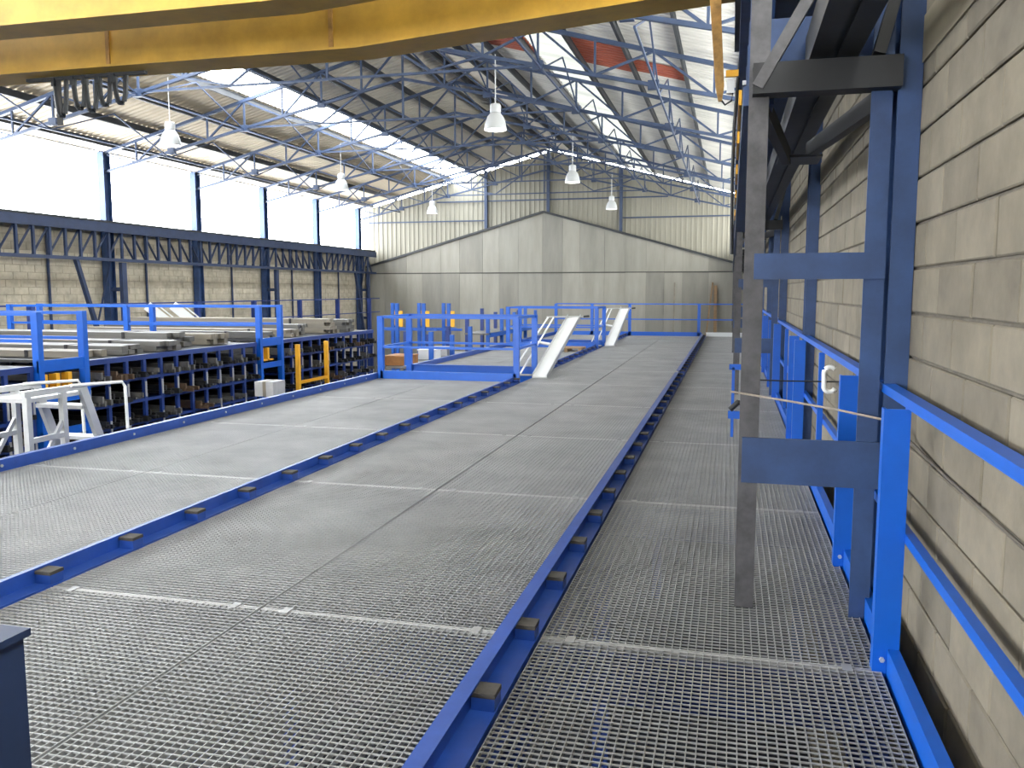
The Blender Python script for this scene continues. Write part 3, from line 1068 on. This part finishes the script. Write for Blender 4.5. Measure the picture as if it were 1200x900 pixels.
for (y, w, h, m, cn_), ps in zip(specs, POS):
    x1 = XF - random.uniform(.1, .6)
    t = thing('profile_bundle', (XF - 3, y + w / 2, RZ), '%s bundle of long metal profiles %s' % (cn_, ps), 'metal profiles', 'profile bundles on top of the racks')
    nz = max(1, round(h / .085))
    ny = 4
    for i in range(nz):
        for j in range(ny):
            e = random.uniform(-.12, .08)
            dw = w / ny
            obj('profile', MB().box(XF - 5.7, x1 + e, y + dw * j + .004, y + dw * (j + 1) - .004, RZ + h * i / nz + .002, RZ + h * (i + 1) / nz), m, t)
    obj('strap', MB().box(x1 - 1.0, x1 - .94, y - .006, y + w + .006, RZ + .0, RZ + h + .008), 'bar_dark', t)

# blue railing far behind the racks
t = thing('back_railing', (-15.6, 22, ZF), 'thin dark blue railing behind the racks near the left wall', 'railing')
for y in (17, 20.3, 23.6, 26.9, 30.2, 33.5, 36.8):
    obj('post', MB().box(-16.3, -16.15, y - .06, y + .06, ZF, 1.22), 'rack_blue', t)
for z in (1.18, .55):
    obj('rail', MB().box(-16.25, -16.21, 14, 38, z, z + .04), 'rack_blue', t)
# leaning white ladders
t = thing('white_ladder', (-15.2, 20.8, .45), 'white twin ladder leaning at the end of the second raised walkway', 'ladder')
for x0, y0, x1, y1 in ((-15.0, 20.9, -15.6, 20.4), (-14.7, 21.6, -15.3, 21.1)):
    obj('stringer', MB().bar((x0, y0, .45), (x1, y1, 1.15), .05, .26), 'white_paint', t)
    obj('side_tube', MB().tube([(x0 + .25, y0 + .15, .45), (x1 + .25, y1 + .15, 1.15)], .02, 6), 'white_paint', t)
obj('top_bar', MB().bar((-15.6, 20.4, 1.15), (-15.05, 21.25, 1.15), .04, .04), 'white_paint', t)

# mobile aluminium platform steps in the aisle
t = thing('mobile_steps', (-6.95, 7.6, ZF), 'white aluminium mobile platform steps standing in the aisle by the toe board', 'platform steps')
xs_, xb = -6.75, -7.35
for x in (xs_, xb):
    for y in (6.95, 7.42):
        obj('leg', MB().box(x - .03, x + .03, y - .03, y + .03, ZF, .50), 'aluminium', t)
    obj('top_bar', MB().box(x - .03, x + .03, 6.9, 7.75, .50, .56), 'aluminium', t)
    obj('low_bar', MB().box(x - .025, x + .025, 6.98, 7.4, .03, .08), 'aluminium', t)
    obj('stringer', MB().bar((x, 7.70, .52), (x, 8.9, ZF + .02), .05, .10), 'aluminium', t)
    obj('brace', MB().bar((x, 6.98, -.35), (x, 7.4, .2), .03, .04), 'aluminium', t)
    obj('handrail', MB().tube([(x + .04, 7.5, .56), (x + .04, 8.28, .52), (x + .04, 8.33, .46), (x + .04, 8.35, -.5)], .018, 8), 'white_paint', t)
obj('platform', MB().box(xb, xs_, 6.95, 7.75, .44, .48), 'aluminium', t)
for k in range(8):
    y, z = 7.70 + 1.2 * (k + .6) / 8.5, .52 - 3.1 * (k + .6) / 8.5
    obj('step', MB().box(xb, xs_, y - .1, y + .08, z - .02, z + .02), 'aluminium', t)
# yellow loop barrier and grey carton in the aisle
t = thing('loop_barrier', (-8, 16.5, ZF), 'tall yellow U-shaped barrier frame in front of the farther rack', 'barrier')
for y in (15.87, 17.15):
    obj('upright', MB().box(-8.64, -8.56, y - .04, y + .04, ZF, .46), 'bright_yellow', t)
obj('cross_bar', MB().box(-8.63, -8.57, 15.87, 17.15, -.36, -.30), 'bright_yellow', t)
t = thing('carton', (-7.5, 13, ZF), 'pale grey carton on a stand below the second walkway', 'carton')
obj('body', MB().box(-7.75, -7.4, 12.79, 13.18, -.22, .03), 'grey_box', t)
obj('tape', MB().box(-7.60, -7.54, 12.785, 13.185, -.22, .034), 'profile_cream', t)
for x in (-7.73, -7.43):
    for y in (12.82, 13.15):
        obj('leg', MB().box(x - .02, x + .02, y - .02, y + .02, ZF, -.22), 'rack_blue', t)

# storage racks left of the deck beyond the first opening
for i, (y0, n, zt, lb) in enumerate(((17.9, 4, .42, 'low blue shelf rack beside the deck behind the nearer opening'), (24.5, 5, .85, 'tall blue shelf rack with yellow tags near the far gable wall'))):
    t = thing('shelf_rack', (-8.4, y0, ZF), lb, 'rack', 'shelf racks beyond the first opening')
    for k in range(n):
        y = y0 + 1.6 * k
        for x in (-7.0, -7.65):
            obj('upright', MB().box(x - .05, x + .05, y - .05, y + .05, ZF, zt + .15 * (k % 2)), 'rack_blue' if x < -7.3 else 'kerb_blue', t)
    for z in (zt - .55, zt - 1.1):
        obj('shelf', MB().box(-7.7, -6.9, y0 - .1, y0 + 1.6 * (n - 1) + .1, z - .05, z), 'bar_grey', t)
        obj('beam', MB().box(-6.95, -6.89, y0 - .1, y0 + 1.6 * (n - 1) + .1, z - .12, z - .0), 'kerb_blue', t)
ob = obj('crate', MB().box(-7.6, -7.06, 18.0, 18.75, -.13 + .004, .06).box(-7.62, -7.055, 17.98, 18.77, .06, .09), 'orange_box')
tag(ob, 'orange brown wooden crate on the low blue shelf rack', 'crate')
for y, x, h, m, lb in ((20.0, -7.2, .22, 'white_paint', 'small white box on the low blue shelf rack'), (21.2, -7.3, .2, 'grey_box', 'grey box at the far end of the low blue shelf rack')):
    b_ = obj('storage_box', MB().box(x - .25, x + .2, y - .2, y + .2, -.128, -.128 + h).box(x - .27, x + .22, y - .22, y + .22, -.128 + h, -.1 + h), m)
    tag(b_, lb, 'box')
# posts with yellow tags (bar racks) towards the far left corner
for i, (x, y) in enumerate(((-11.9, 29.5), (-11.3, 30.2), (-10.9, 29.6), (-10.4, 30.4), (-10.0, 29.8), (-12.4, 30.3))):
    t = thing('stanchion', (x, y, ZF), 'blue bar stanchion with yellow tag, %s of the cluster before the far wall' % ('first', 'second', 'third', 'fourth', 'fifth', 'sixth')[i], 'stanchion', 'bar stanchions before the far wall')
    obj('shaft', MB().box(x - .06, x + .06, y - .06, y + .06, ZF, 1.1), 'kerb_blue', t)
    obj('tag', MB().box(x + .09, x + .24, y - .09, y - .05, .25, .82), 'bright_yellow' if i % 2 == 0 else 'rust_yellow', t)
    obj('arm', MB().box(x - .5, x + .5, y - .04, y + .04, .1, .18), 'kerb_blue', t)

# poles leaning on the far wall
for i, (x0, x1, m, lb) in enumerate(((-2.6, -2.6, 'profile_cream', 'pale upright pole leaning on the far gable wall'), (-1.3, -.85, 'wood', 'slanting thin wooden pole on the far gable wall'), (-.65, -.72, 'wood', 'thick wooden plank upright in the far right corner'))):
    o = obj('timber_pole', MB().bar((x0, YF - .9, ZF), (x1, YF - .32, 1.95 if i < 2 else 1.8), .07 if i < 2 else .14, .05), m)
    tag(o, lb, 'pole')
